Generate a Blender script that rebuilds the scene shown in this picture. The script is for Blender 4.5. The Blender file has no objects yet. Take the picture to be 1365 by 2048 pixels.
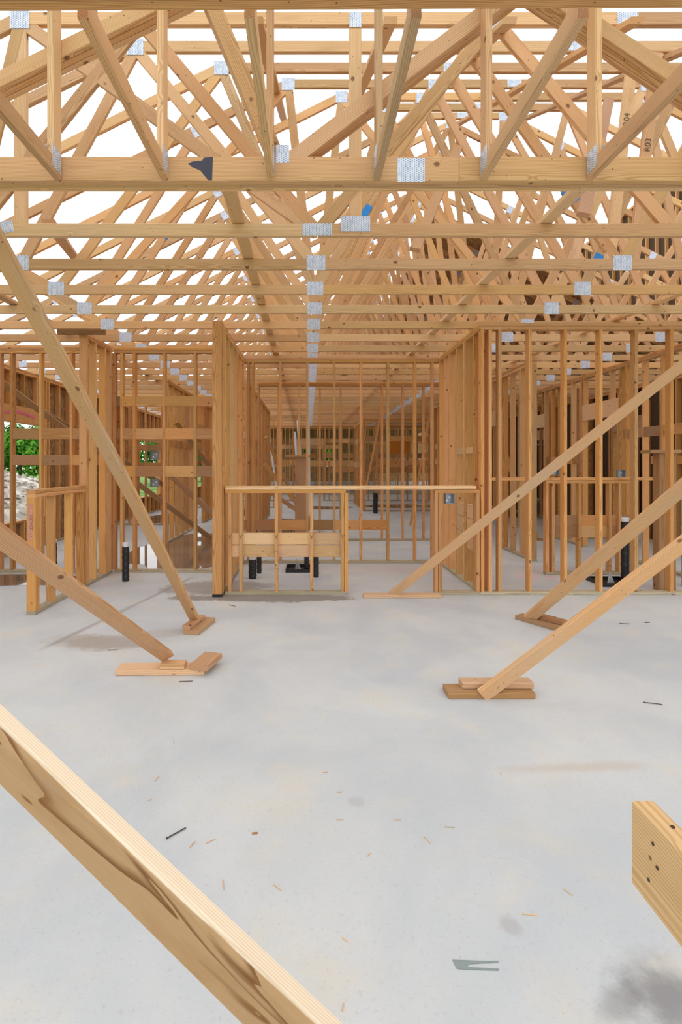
import bpy, bmesh, math, random
from mathutils import Vector, Matrix, noise
R = random.Random(7)
C = bpy.context.scene.collection
PI = math.pi
# ------------------------------------------------------------------ camera
FPX, VX, HZ, EYE = 1015.0, 618.0, 930.0, 1.482       # focal length (px), vanishing point, horizon, eye height
HT = 3.105                                           # underside of the roof trusses
cam_d = bpy.data.cameras.new('camera'); cam = bpy.data.objects.new('camera', cam_d); C.objects.link(cam)
cam.location = (0, 0, EYE); cam.rotation_euler = (PI/2, 0, 0)
cam_d.sensor_fit = 'VERTICAL'; cam_d.sensor_height = 36.0; cam_d.lens = 36.0*FPX/2048
cam_d.shift_x = (682.5-VX)/2048; cam_d.shift_y = -(1024-HZ)/2048
cam_d.clip_start = 0.02; cam_d.clip_end = 500
bpy.context.scene.camera = cam
# ------------------------------------------------------------------ world: bright overcast
w = bpy.data.worlds.new('sky'); bpy.context.scene.world = w; w.use_nodes = True
bg = w.node_tree.nodes['Background']; bg.inputs[0].default_value = (0.97, 0.985, 1.0, 1); bg.inputs[1].default_value = 1.0
vs = bpy.context.scene.view_settings
vs.view_transform = 'Standard'; vs.look = 'None'; vs.exposure = 0.70; vs.gamma = 1; vs.use_curve_mapping = False
cy = bpy.context.scene.cycles
cy.max_bounces = 10; cy.diffuse_bounces = 8; cy.glossy_bounces = 4

# ------------------------------------------------------------------ materials
class NT:
    def __init__(s, name):
        s.m = bpy.data.materials.new(name); s.m.use_nodes = True; s.t = s.m.node_tree; s.n = s.t.nodes
        s.b = s.n['Principled BSDF']
    def node(s, typ, **kw):
        n = s.n.new(typ)
        for k, v in kw.items(): setattr(n, k, v)
        return n
    def put(s, sock, v):
        if v is None: return
        if hasattr(v, 'is_linked') or hasattr(v, 'links'): s.t.links.new(v, sock)
        else: sock.default_value = v
    def math(s, op, a, b=None, c=None, clamp=False):
        n = s.node('ShaderNodeMath', operation=op, use_clamp=clamp)
        for i, v in enumerate((a, b, c)): s.put(n.inputs[i], v)
        return n.outputs[0]
    def vmath(s, op, a, b=None):
        n = s.node('ShaderNodeVectorMath', operation=op)
        s.put(n.inputs[0], a); s.put(n.inputs[1], b); return n.outputs[0]
    def mix(s, f, a, b, mode='MIX'):
        n = s.node('ShaderNodeMix', data_type='RGBA', blend_type=mode)
        s.put(n.inputs[0], f); s.put(n.inputs[6], a); s.put(n.inputs[7], b); return n.outputs[2]
    def noise(s, v, scale, detail=2, rough=.5, dist=0):
        n = s.node('ShaderNodeTexNoise'); s.put(n.inputs['Vector'], v)
        n.inputs['Scale'].default_value = scale; n.inputs['Detail'].default_value = detail
        n.inputs['Roughness'].default_value = rough; n.inputs['Distortion'].default_value = dist
        return n.outputs['Fac']
    def ramp(s, v, a, b, c=0.0, d=1.0, smooth=True):
        n = s.node('ShaderNodeMapRange', interpolation_type='SMOOTHSTEP' if smooth else 'LINEAR')
        s.put(n.inputs[0], v)
        for i, x in enumerate((a, b, c, d)): n.inputs[i+1].default_value = x
        return n.outputs[0]
    def comb(s, x, y, z):
        n = s.node('ShaderNodeCombineXYZ')
        for i, v in enumerate((x, y, z)): s.put(n.inputs[i], v)
        return n.outputs[0]
    def sep(s, v):
        n = s.node('ShaderNodeSeparateXYZ'); s.put(n.inputs[0], v); return n.outputs
    def bump(s, h, strength, dist=.002):
        n = s.node('ShaderNodeBump'); n.inputs['Strength'].default_value = strength; n.inputs['Distance'].default_value = dist
        s.put(n.inputs['Height'], h); s.t.links.new(n.outputs[0], s.b.inputs['Normal'])

def wood(name, light, dark, grey=0.0, rough=.62, knots=1.0, ring=0.0075, contrast=.72, vary=.36):
    t = NT(name)
    tc = t.node('ShaderNodeTexCoord').outputs['Object']
    rnd = t.node('ShaderNodeObjectInfo').outputs['Random']
    r1 = t.math('FRACT', t.math('MULTIPLY', rnd, 17.31)); r2 = t.math('FRACT', t.math('MULTIPLY', rnd, 91.7)); r3 = t.math('FRACT', t.math('MULTIPLY', rnd, 337.1))
    x, y, z = t.sep(tc)
    px = t.math('ADD', x, t.math('MULTIPLY', rnd, 43.0))
    p = t.comb(px, t.math('ADD', y, t.math('MULTIPLY', r1, 9.0)), z)
    pl = t.comb(t.math('MULTIPLY', px, .35), y, z)
    vk = t.node('ShaderNodeTexVoronoi', feature='F1'); t.put(vk.inputs['Vector'], t.vmath('MULTIPLY', p, (.8, 1.0, 1.0))); vk.inputs['Scale'].default_value = 6.2
    kd = vk.outputs['Distance']
    near = t.ramp(kd, .0, .30, 1.0, 0.0)
    d1 = t.math('MULTIPLY', t.math('SUBTRACT', t.noise(pl, 2.2, 2), .5), .10)
    d2 = t.math('MULTIPLY', t.math('SUBTRACT', t.noise(t.vmath('ADD', pl, (5, 3, 9)), 7, 1), .5), .016)
    yy = t.math('ADD', t.math('ADD', y, d1), t.math('MULTIPLY', t.math('SUBTRACT', r1, .5), .10))
    zz = t.math('ADD', t.math('ADD', z, d2), t.math('ADD', t.math('MULTIPLY', r2, .09), .02))
    rad = t.math('SQRT', t.math('ADD', t.math('MULTIPLY', yy, yy), t.math('MULTIPLY', zz, zz)))
    rad = t.math('ADD', rad, t.math('MULTIPLY', near, .012))
    s = t.math('SINE', t.math('MULTIPLY', rad, 2*PI/ring))
    s = t.math('MULTIPLY_ADD', s, .5, .5)
    s = t.math('POWER', s, 2.2)
    fine = t.noise(t.vmath('MULTIPLY', p, (3, 150, 150)), 1.0, 2)
    col = t.mix(t.math('MULTIPLY', s, contrast), light, dark)
    col = t.mix(t.math('MULTIPLY', t.ramp(fine, .35, .75), .22), col, dark)
    blot = t.noise(t.vmath('MULTIPLY', p, (1.2, 6, 6)), 1.6, 3, .6)
    col = t.mix(t.ramp(blot, .52, .80, 0, .34), col, (dark[0]*.85, dark[1]*.8, dark[2]*.7, 1))
    # weathering
    g = t.ramp(t.noise(t.vmath('MULTIPLY', p, (.8, 4, 4)), 1.1, 3), .45, .8, 0, 1)
    amt = t.math('MULTIPLY', g, t.math('ADD', t.math('MULTIPLY', t.math('POWER', r3, 3), .35), grey), clamp=True)
    col = t.mix(amt, col, (.42, .36, .28, 1))
    kn = t.math('MULTIPLY', t.ramp(kd, .06, .115, 1, 0), knots)
    col = t.mix(t.math('MULTIPLY', kn, .80), col, (.13, .045, .015, 1))
    vn = t.node('ShaderNodeTexVoronoi', feature='F1'); t.put(vn.inputs['Vector'], p); vn.inputs['Scale'].default_value = 17
    dots = t.ramp(vn.outputs['Distance'], .05, .09, 1, 0)
    col = t.mix(t.math('MULTIPLY', dots, .75), col, (.07, .03, .015, 1))
    val = t.math('ADD', t.math('MULTIPLY', r2, vary), 1.0-vary*.6)
    hs = t.node('ShaderNodeHueSaturation'); t.put(hs.inputs['Color'], col); t.put(hs.inputs['Value'], val)
    t.put(hs.inputs['Hue'], t.math('ADD', t.math('MULTIPLY', r3, .014), .4925)); t.put(hs.inputs['Saturation'], t.math('ADD', t.math('MULTIPLY', r1, .14), .92))
    t.put(t.b.inputs['Base Color'], hs.outputs[0]); t.b.inputs['Roughness'].default_value = rough
    t.b.inputs['Specular IOR Level'].default_value = .25
    t.bump(t.math('ADD', t.math('MULTIPLY', fine, .6), t.math('MULTIPLY', s, -.4)), .25, .0012)
    return t.m
M = {}
M['pine'] = wood('pine_lumber', (.73, .395, .15, 1), (.43, .18, .045, 1))
M['truss'] = wood('truss_lumber', (.775, .49, .25, 1), (.50, .255, .095, 1))
M['brace'] = wood('brace_lumber', (.64, .38, .20, 1), (.40, .195, .08, 1), grey=.25)
M['fresh'] = wood('fresh_lumber', (.76, .50, .27, 1), (.52, .29, .125, 1), knots=.5, ring=.006)
M['weathered'] = wood('weathered_lumber', (.46, .25, .11, 1), (.28, .135, .05, 1), grey=.22)
M['treated'] = wood('treated_sole_lumber', (.50, .42, .27, 1), (.28, .24, .15, 1), grey=.7)
def plain(name, col, rough=.5, metal=0.0, spec=.5):
    t = NT(name); t.b.inputs['Base Color'].default_value = (*col, 1); t.b.inputs['Roughness'].default_value = rough
    t.b.inputs['Metallic'].default_value = metal; t.b.inputs['Specular IOR Level'].default_value = spec
    tc = t.node('ShaderNodeTexCoord').outputs['Object']; n = t.noise(tc, 23, 3)
    t.put(t.b.inputs['Base Color'], t.mix(t.ramp(n, .4, .7, 0, .35), (*col, 1), tuple(c*.72 for c in col)+(1,)))
    return t.m
def galv():
    t = NT('galvanized_plate'); tc = t.node('ShaderNodeTexCoord').outputs['Object']
    x, y, z = t.sep(tc)
    a = t.math('ABSOLUTE', t.math('SINE', t.math('MULTIPLY', x, PI/.0125)))
    b = t.math('SINE', t.math('ADD', t.math('MULTIPLY', z, 2*PI/.0125), t.math('MULTIPLY', t.math('FLOOR', t.math('DIVIDE', x, .0125)), PI)))
    slot = t.math('MULTIPLY', t.ramp(a, .55, .8), t.ramp(b, -.1, .35))
    n = t.noise(tc, 30, 2)
    base = t.mix(t.ramp(n, .35, .65), (.56, .64, .80, 1), (.74, .80, .92, 1))
    t.put(t.b.inputs['Base Color'], t.mix(t.math('MULTIPLY', slot, .75), base, (.10, .11, .15, 1)))
    t.b.inputs['Metallic'].default_value = .35; t.b.inputs['Roughness'].default_value = .42
    return t.m
M['plate'] = galv()
M['black'] = plain('black_pipe_wrap', (.012, .012, .014), .38)
M['white'] = plain('white_pvc', (.82, .84, .86), .35)
M['greypipe'] = plain('grey_pipe', (.48, .50, .52), .4)
M['steel'] = plain('galvanized_box_steel', (.33, .36, .40), .35, .6)
M['darksteel'] = plain('dark_nail_steel', (.08, .05, .04), .5, .5)
M['pink'] = plain('pink_marking_paint', (.85, .16, .33), .7)
M['postpink'] = plain('faded_pink_marking_paint', (.62, .27, .19), .7)
M['blue'] = plain('blue_marking_paint', (.02, .27, .78), .6)
M['green'] = plain('green_marking_paint', (.06, .72, .10), .6)
M['ink'] = plain('black_marker_ink', (.05, .035, .03), .7)
M['red'] = plain('red_paint', (.6, .05, .03), .5)
M['stainblue'] = plain('dark_blue_wood_stain', (.055, .055, .085), .7)
M['orange'] = plain('orange_sheet', (.75, .28, .03), .6)
def osb():
    t = NT('osb_sheathing'); tc = t.node('ShaderNodeTexCoord').outputs['Object']
    v = t.node('ShaderNodeTexVoronoi'); t.put(v.inputs['Vector'], t.vmath('MULTIPLY', tc, (1, 1, .45))); v.inputs['Scale'].default_value = 26
    sx = t.sep(v.outputs['Color'])[0]
    t.put(t.b.inputs['Base Color'], t.mix(sx, (.20, .10, .035, 1), (.44, .255, .105, 1)))
    t.b.inputs['Roughness'].default_value = .75
    return t.m
M['osb'] = osb()
M['dark'] = plain('shade_brown_sheathing', (.075, .042, .02), .85)  # shade of the unlit right wing put into the sheathing colour
def F(px, py):                                       # a point of the slab seen at that place of the photograph
    Y = EYE*FPX/(py-HZ); return (px-VX)*Y/FPX, Y
def concrete():
    t = NT('concrete_slab'); tc = t.node('ShaderNodeTexCoord').outputs['Object']
    x, y, z = t.sep(tc)
    n1 = t.noise(tc, .9, 5, .6, .4); n2 = t.noise(t.vmath('ADD', tc, (9, 4, 0)), 2.3, 6, .65); n3 = t.noise(tc, 60, 3, .7); n4 = t.noise(tc, 14, 4, .7)
    col = t.mix(t.ramp(n1, .35, .68), (.485, .515, .54, 1), (.585, .60, .60, 1))
    col = t.mix(t.ramp(n2, .48, .72, 0, .48), col, (.63, .565, .45, 1))
    col = t.mix(t.ramp(n4, .55, .8, 0, .22), col, (.40, .40, .40, 1))
    col = t.mix(t.ramp(n3, .55, .75, 0, .42), col, (.37, .35, .32, 1))
    col = t.mix(t.ramp(t.noise(tc, 210, 2, .7), .55, .75, 0, .35), col, (.72, .68, .60, 1))
    rough = t.ramp(n2, .3, .7, .42, .7)
    def spot(px, py, rx, ry, rot, amt, colr, sharp=.5):
        nonlocal col, rough
        cx, c_y = F(px, py)
        dx = t.math('SUBTRACT', x, cx); dy = t.math('SUBTRACT', y, c_y)
        c, s_ = math.cos(rot), math.sin(rot)
        u = t.math('DIVIDE', t.math('ADD', t.math('MULTIPLY', dx, c), t.math('MULTIPLY', dy, s_)), rx)
        v = t.math('DIVIDE', t.math('SUBTRACT', t.math('MULTIPLY', dy, c), t.math('MULTIPLY', dx, s_)), ry)
        d = t.math('SQRT', t.math('ADD', t.math('MULTIPLY', u, u), t.math('MULTIPLY', v, v)))
        d = t.math('ADD', d, t.math('MULTIPLY', t.math('SUBTRACT', n2, .5), 1.3))
        d = t.math('ADD', d, t.math('MULTIPLY', t.math('SUBTRACT', n4, .5), .7))
        f = t.ramp(d, 1-sharp, 1.0, amt, 0)
        col = t.mix(f, col, colr)
    wet = (.23, .20, .17, 1)
    spot(530, 1196, 1.1, .20, .0, .85, wet, .3)          # damp ground by the serving half wall
    spot(440, 1175, .75, .42, .1, .7, (.27, .23, .20, 1), .35)
    spot(215, 1285, .62, .24, -.1, .85, (.36, .31, .27, 1), .6)  # brown stain under the braces
    spot(300, 1270, .5, .16, .3, .45, (.40, .35, .31, 1), .6)
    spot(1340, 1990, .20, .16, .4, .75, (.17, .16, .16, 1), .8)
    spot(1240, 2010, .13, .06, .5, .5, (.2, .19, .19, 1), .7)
    spot(1020, 1850, .045, .05, .3, .6, (.38, .37, .38, 1), .6)
    spot(800, 1140, 1.6, .5, 0, .30, (.60, .43, .38, 1), .8)
    spot(1150, 1140, 1.6, .6, 0, .28, (.58, .43, .36, 1), .8)
    spot(1150, 1535, .55, .06, .05, .5, (.50, .41, .33, 1), .8)
    spot(713, 1603, .05, .045, 0, .5, (.40, .40, .41, 1), .5)
    spot(620, 1290, .28, .16, .2, .35, (.44, .47, .50, 1), .3)
    spot(740, 1330, .18, .34, .25, .30, (.45, .48, .51, 1), .2)
    spot(80, 1150, 1.3, .5, 0, .5, (.36, .30, .26, 1), .6)
    # saw-cut joint with a damp streak
    (ax, ay), (bx_, by) = F(60, 1310), F(395, 1150)
    L = math.hypot(bx_-ax, by-ay); ux, uy = (bx_-ax)/L, (by-ay)/L
    dx = t.math('SUBTRACT', x, ax); dy = t.math('SUBTRACT', y, ay)
    al = t.math('ADD', t.math('MULTIPLY', dx, ux), t.math('MULTIPLY', dy, uy))
    pe = t.math('ABSOLUTE', t.math('SUBTRACT', t.math('MULTIPLY', dx, -uy), t.math('MULTIPLY', dy, -ux)))
    f = t.math('MULTIPLY', t.ramp(t.math('ADD', pe, t.math('MULTIPLY', n2, .05)), .03, .075, .55, 0), t.math('MULTIPLY', t.ramp(al, 0, .3), t.ramp(al, L-.3, L, 1, 0)))
    col = t.mix(f, col, (.27, .23, .20, 1))
    t.put(t.b.inputs['Base Color'], col); t.put(t.b.inputs['Roughness'], rough); t.b.inputs['Specular IOR Level'].default_value = .35
    t.bump(t.math('ADD', n3, t.math('MULTIPLY', n4, 1.2)), .35, .0016)
    return t.m
M['concrete'] = concrete()
def water():
    t = NT('rain_water_on_concrete'); tc = t.node('ShaderNodeTexCoord').outputs['Object']
    t.put(t.b.inputs['Base Color'], t.mix(t.ramp(t.noise(tc, 1.3, 3), .3, .7), (.16, .115, .08, 1), (.27, .20, .15, 1)))
    t.b.inputs['Roughness'].default_value = .035; t.b.inputs['IOR'].default_value = 1.45; t.b.inputs['Specular IOR Level'].default_value = .9
    return t.m
M['water'] = water()
def two(name, a, b, scale, rough=.9, detail=4):
    t = NT(name); tc = t.node('ShaderNodeTexCoord').outputs['Object']
    t.put(t.b.inputs['Base Color'], t.mix(t.ramp(t.noise(tc, scale, detail), .38, .64), a, b)); t.b.inputs['Roughness'].default_value = rough
    t.b.inputs['Specular IOR Level'].default_value = .15
    return t.m
M['grass'] = two('meadow_grass', (.10, .22, .04, 1), (.26, .38, .10, 1), .8)
M['leaf'] = two('tree_leaves', (.035, .16, .015, 1), (.17, .42, .05, 1), .7)
M['trunk'] = two('tree_bark', (.10, .07, .05, 1), (.2, .15, .1, 1), 6)
M['rock'] = two('broken_limestone', (.42, .38, .33, 1), (.72, .69, .64, 1), 3)

# ------------------------------------------------------------------ builders
def tag(o, label=None, cat=None, group=None, kind=None):
    if label: o['label'] = label
    if cat: o['category'] = cat
    if group: o['group'] = group
    if kind: o['kind'] = kind
    return o
def thing(name, loc, label, cat, group=None):
    o = bpy.data.objects.new(name, None); C.objects.link(o); o.location = loc; o.empty_display_size = .1
    return tag(o, label, cat, group)
def link(name, me, mat, parent=None, M4=None):
    o = bpy.data.objects.new(name, me); C.objects.link(o)
    if mat is not None and not me.materials: me.materials.append(mat)
    if M4 is not None:
        if parent is not None:
            q = parent; off = Vector((0, 0, 0))
            base = parent_world(parent)
            o.parent = parent; o.matrix_basis = base.inverted() @ M4
        else: o.matrix_basis = M4
    elif parent is not None: o.parent = parent
    return o
def parent_world(p):
    m = p.matrix_basis.copy()
    while p.parent is not None:
        p = p.parent; m = p.matrix_basis @ m
    return m
_cache = {}
def lumber_mesh(L, wd, th, mat):
    key = (round(L, 3), round(wd, 4), round(th, 4), mat.name)
    if key in _cache: return _cache[key]
    c = min(.0028, th*.1); hx, hz, hy = L/2, wd/2, th/2
    prof = [(-hy+c, -hz), (hy-c, -hz), (hy, -hz+c), (hy, hz-c), (hy-c, hz), (-hy+c, hz), (-hy, hz-c), (-hy, -hz+c)]
    vs_ = [(-hx, a, b) for a, b in prof] + [(hx, a, b) for a, b in prof]
    fs = [(i, i+8, (i+1) % 8+8, (i+1) % 8) for i in range(8)] + [tuple(range(8)), tuple(range(15, 7, -1))]
    me = bpy.data.meshes.new('lumber'); me.from_pydata(vs_, [], fs); me.update(); me.materials.append(mat)
    _cache[key] = me; return me
def frame(p0, p1, wdir):
    p0, p1 = Vector(p0), Vector(p1); d = p1-p0; L = d.length; X = d.normalized()
    Z = Vector(wdir); Z = (Z - X*Z.dot(X)).normalized(); Y = Z.cross(X)
    m = Matrix((X, Y, Z)).transposed().to_4x4(); m.translation = (p0+p1)/2
    return m, L
def board(name, parent, p0, p1, wd, th, wdir, mat='pine'):
    m, L = frame(p0, p1, wdir)
    return link(name, lumber_mesh(L, wd, th, M[mat]), None, parent, m)
def bmesh_obj(name, bm, mat, parent=None, M4=None, smooth=False):
    me = bpy.data.meshes.new(name); bmesh.ops.recalc_face_normals(bm, faces=bm.faces); bm.to_mesh(me); bm.free()
    if smooth:
        for p in me.polygons: p.use_smooth = True
    return link(name, me, M[mat], parent, M4 if M4 is not None else (Matrix() if parent is not None else None))
def add_cyl(bm, p0, p1, r0, r1=None, seg=20, cap=True):
    p0, p1 = Vector(p0), Vector(p1); r1 = r0 if r1 is None else r1
    d = (p1-p0); q = d.to_track_quat('Z', 'Y').to_matrix()
    a = [bm.verts.new(p0+q@Vector((r0*math.cos(t*2*PI/seg), r0*math.sin(t*2*PI/seg), 0))) for t in range(seg)]
    b = [bm.verts.new(p1+q@Vector((r1*math.cos(t*2*PI/seg), r1*math.sin(t*2*PI/seg), 0))) for t in range(seg)]
    for i in range(seg): bm.faces.new((a[i], a[(i+1) % seg], b[(i+1) % seg], b[i]))
    if cap: bm.faces.new(a[::-1]); bm.faces.new(b)
def add_box(bm, x0, x1, y0, y1, z0, z1):
    v = [bm.verts.new((x, y, z)) for x in (x0, x1) for y in (y0, y1) for z in (z0, z1)]
    for f in ((0, 1, 3, 2), (4, 6, 7, 5), (0, 4, 5, 1), (2, 3, 7, 6), (0, 2, 6, 4), (1, 5, 7, 3)): bm.faces.new([v[i] for i in f])
def copy_tree(o, parent=None):
    c = o.copy(); C.objects.link(c)
    if parent is not None: c.parent = parent
    for ch in list(kids.get(o.name, ())): copy_tree(ch, c)
    return c
kids = {}
ORD = 'first second third fourth fifth sixth seventh eighth ninth tenth eleventh twelfth thirteenth fourteenth fifteenth sixteenth seventeenth eighteenth nineteenth twentieth twenty-first twenty-second twenty-third twenty-fourth twenty-fifth twenty-sixth twenty-seventh twenty-eighth twenty-ninth thirtieth thirty-first thirty-second'.split()

def plate(parent, x, z, y, w_, h_, ang=0.0, name='nail_plate'):
    m, L = frame((x-math.cos(ang)*w_/2, y, z-math.sin(ang)*w_/2), (x+math.cos(ang)*w_/2, y, z+math.sin(ang)*w_/2), (-math.sin(ang), 0, math.cos(ang)))
    return link(name, lumber_mesh(w_, h_, .0016, M['plate']), None, parent, m)
def sleeve(parent, p0, p1, t0, t1, wd, th, wdir, mat):
    p0, p1 = Vector(p0), Vector(p1)
    m, L = frame(p0.lerp(p1, t0), p0.lerp(p1, t1), wdir)
    me = lumber_mesh(L, wd+.002, th+.002, M[mat]); return tag(link('paint_mark', me, None, parent, m), {'blue': 'blue spray paint mark', 'pink': 'pink spray paint mark', 'green': 'green spray paint mark'}.get(mat))
def writing(parent, text, M4, size, mat='ink', lab=None):
    cu = bpy.data.curves.new('w', 'FONT'); cu.body = text; cu.size = size; cu.align_x = 'CENTER'; cu.align_y = 'CENTER'; cu.extrude = .0004; cu.offset = -.0006*size/.05
    tmp = bpy.data.objects.new('w', cu); C.objects.link(tmp)
    dg = bpy.context.evaluated_depsgraph_get(); me = bpy.data.meshes.new_from_object(tmp.evaluated_get(dg)); bpy.data.objects.remove(tmp)
    me.materials.clear(); me.materials.append(M[mat])
    return tag(link('handwriting', me, None, parent, M4), lab)

# ================================================================== SETTING
bm = bmesh.new(); add_box(bm, -5.08, 13.5, -3.0, 47, -.16, 0)
fl = bmesh_obj('floor', bm, 'concrete'); tag(fl, 'pale grey concrete slab with stains', kind='structure')
bm = bmesh.new(); add_box(bm, -160, 160, -60, 240, -.5, -.17)
g = bmesh_obj('ground', bm, 'grass'); tag(g, 'green meadow beyond the slab', kind='structure')

# ================================================================== ROOF TRUSSES
BN = [-4.90, -2.40, .06, 2.60, 4.62, 6.9, 9.3]
TN = [-3.62, -1.20, 1.33, 3.60, 5.75, 8.05]
RX = 2.2
def c_l(k): return min(-2.05+.61*k, RX)
def hgt(k, x):
    cl = c_l(k); cr = 2*RX-cl
    s = 1.5+.5*(x+2.05) if x <= RX else 1.5+.5*(2*RX-x+2.05)
    return min(s, 1.5+.5*(cl+2.05))
def make_truss(k, Y, root):
    def mem(name, x0, z0, x1, z1, th=.038, mat='truss'):
        d = Vector((x1-x0, 0, z1-z0)); n = Vector((-d.z, 0, d.x))
        return board(name, root, (x0, Y, HT+z0), (x1, Y, HT+z1), .089, th, n, mat)
    cl = c_l(k); cr = 2*RX-cl; hf = hgt(k, cl)
    mem('bottom_chord', -5.02, .0445, .058, .0445); mem('bottom_chord', .062, .0445, 4.6, .0445); mem('bottom_chord', 4.604, .0445, 9.42, .0445)
    o = .0445
    mem('top_chord', -5.35, hgt(k, -5.35)+.05 if False else 1.5+.5*(-5.35+2.05)+.05, cl, hf+.05)
    mem('top_chord', cr, hf+.05, 9.75, 1.5+.5*(2*RX-9.75+2.05)+.05)
    if cr-cl > .2:
        sp = cl+(cr-cl)*.5
        if k == 0: sp = 2.26
        mem('top_chord', cl-.02, hf+o, sp, hf+o); mem('top_chord', sp+.004, hf+o, cr+.02, hf+o)
        plate(root, sp, HT+hf+o, Y-.0205, .15, .08)
    plate(root, cl, HT+hf+.035, Y-.0205, .14, .13); plate(root, cr, HT+hf+.035, Y-.0205, .14, .13)
    tn = []
    for x in TN:
        if abs(x-cl) < .55: x = cl
        elif abs(x-cr) < .55: x = cr
        if not tn or x-tn[-1] > .3: tn.append(x)
    if all(abs(x-cl) > .01 for x in tn): tn.append(cl)
    if all(abs(x-cr) > .01 for x in tn): tn.append(cr)
    tn.sort()
    q = 0
    for x in tn:
        lo = max([b for b in BN if b <= x+1e-6]); hi = min([b for b in BN if b > x])
        for b in (lo, hi):
            if b in (BN[0], BN[-1]) and hgt(k, x) < .8 and x not in (cl, cr): continue
            mem('web', b, .03, x, hgt(k, x)+.03, .0335+.00025*q); q += 1
        if x not in (cl, cr) and k < 12: plate(root, x, HT+hgt(k, x)+.02, Y-.0205, .10, .12, math.atan(.5) if x < cl else (-math.atan(.5) if x > cr else 0))
    if k == 0:
        mem('web', cl, .03, cl, hf, .0332)
    if k == 0:
        plate(root, .06, HT+.045, Y-.0205, .21, .085); plate(root, -2.16, HT+.06, Y-.0205, .13, .085, .2)
    else:
        for b in BN[1:-1]: plate(root, b, HT+.052, Y-.0205, .155, .125)
    plate(root, BN[0]+.12, HT+.06, Y-.0205, .13, .10, .12)
trusses = []
for k in range(31):
    Y = 3.615+.61*k
    lab = ('%s flat-topped hip truss behind the multi-ply girder, pale timber' if k < 7 else '%s roof truss back from the multi-ply girder, pitched timber')
    lab = lab % ORD[k]
    if k <= 7:
        root = thing('roof_truss', (0, Y, HT), lab, 'roof truss', 'roof trusses in a row overhead')
        make_truss(k, Y, root)
        if k == 0:
            board('web', root, (.33, Y-.0, HT+.03), (.33, Y, HT+1.52), .089, .0329, (1, 0, 0), 'truss')
            plate(root, .33, HT+.085, Y-.0215, .21, .11); plate(root, .33, HT+1.53, Y-.0215, .085, .105)
        if k == 1:
            for n_, (xx, tx, zz) in enumerate(((2.80, 'R03', 1.03), (2.60, 'R04', 1.24))):
                board('web', root, (xx-.1, Y, HT+.03), (xx+.1, Y, HT+1.8), .089, .0325-.0004*n_, (1, 0, 0), 'truss')
                X = Vector((.11, 0, 1)).normalized()
                mm = Matrix((X, Vector((-X.z, 0, X.x)), Vector((0, -1, 0)))).transposed().to_4x4(); mm.translation = Vector((xx-.1+.2*zz/1.8, Y-.0205, HT+zz))
                writing(root, tx, mm, .07, lab='marker writing up the web')
        for ch in root.children: pass
        kids[root.name] = [o for o in C.objects if o.parent is root]
    else:
        src = trusses[7]; root = copy_tree(src); root.location = (0, Y, HT); root['label'] = lab
    trusses.append(root)
# blue paint marks on a few webs
for k, x0, z0, x1, z1, t0, t1 in ((2, .06, .03, 1.33, 2.08, .32, .40), (0, 2.6, .03, 1.33, 1.53, .22, .30), (1, 2.6, .03, 1.33, 1.8, .3, .36), (2, 2.6, .03, 3.6, 2.08, .1, .17), (4, -2.4, .03, -1.2, 1.95, .55, .62)):
    Y = 3.615+.61*k; a = Vector((x0, Y, HT+z0)); b = Vector((x1, Y, HT+z1)); d = b-a
    sleeve(trusses[k], a, b, t0, t1, .089, .036, (-d.z, 0, d.x), 'blue')
# girder of three plies
gr = thing('girder_truss', (0, 2.9, HT), 'heavy multi-ply girder truss crossing the top of the room', 'roof truss')
for j in range(3):
    Y = 2.919+.0385*j; sp = (.86, -.4, 1.6)[j]
    board('bottom_chord', gr, (-4.9, Y, HT+.07), (sp-.001, Y, HT+.07), .14, .038, (0, 0, 1), 'truss')
    board('bottom_chord', gr, (sp+.001, Y, HT+.07), (9.3, Y, HT+.07), .14, .038, (0, 0, 1), 'truss')
    board('top_chord', gr, (-2.7, Y, HT+1.20), (7.1, Y, HT+1.20), .089, .038, (0, 0, 1), 'truss')
    board('top_chord', gr, (-5.3, Y, HT-.13), (-2.7, Y, HT+1.2), .089, .0375, (-.5, 0, 1), 'truss')
    board('top_chord', gr, (7.1, Y, HT+1.2), (9.7, Y, HT-.13), .089, .0375, (.5, 0, 1), 'truss')
    for i, (xb, xt) in enumerate(((-2.75, -.55), (-.17, -.62), (-.12, 1.28), (2.85, 1.22), (2.9, 4.3), (-2.8, -2.7), (5.6, 4.4), (5.7, 7.0))):
        d = Vector((xt-xb, 0, 1.1)); wd = .089
        board('web', gr, (xb, Y, HT+.11), (xt, Y, HT+1.18), wd, .0352+.0003*i, (-d.z, 0, d.x), 'truss')
plate(gr, -.15, HT+.155, 2.8985, .075, .10); plate(gr, .585, HT+.062, 2.8985, .155, .135)
plate(gr, -2.75, HT+.1, 2.8985, .16, .14); plate(gr, 2.87, HT+.1, 2.8985, .16, .14)
bm = bmesh.new()
pts = [(-.69, .10), (-.66, .075), (-.62, .06), (-.575, .004), (-.553, .002), (-.548, .136), (-.56, .138), (-.60, .132), (-.61, .115), (-.66, .112)]
vv = [bm.verts.new((x, 2.8994, HT+z)) for x, z in pts]; bm.faces.new(vv); ex = bmesh.ops.extrude_face_region(bm, geom=bm.faces[:])
for v in ex['geom']:
    if isinstance(v, bmesh.types.BMVert): v.co.y = 2.8988
tag(bmesh_obj('wood_stain', bm, 'stainblue', gr), 'blue-black stain on the bottom chord')
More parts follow.
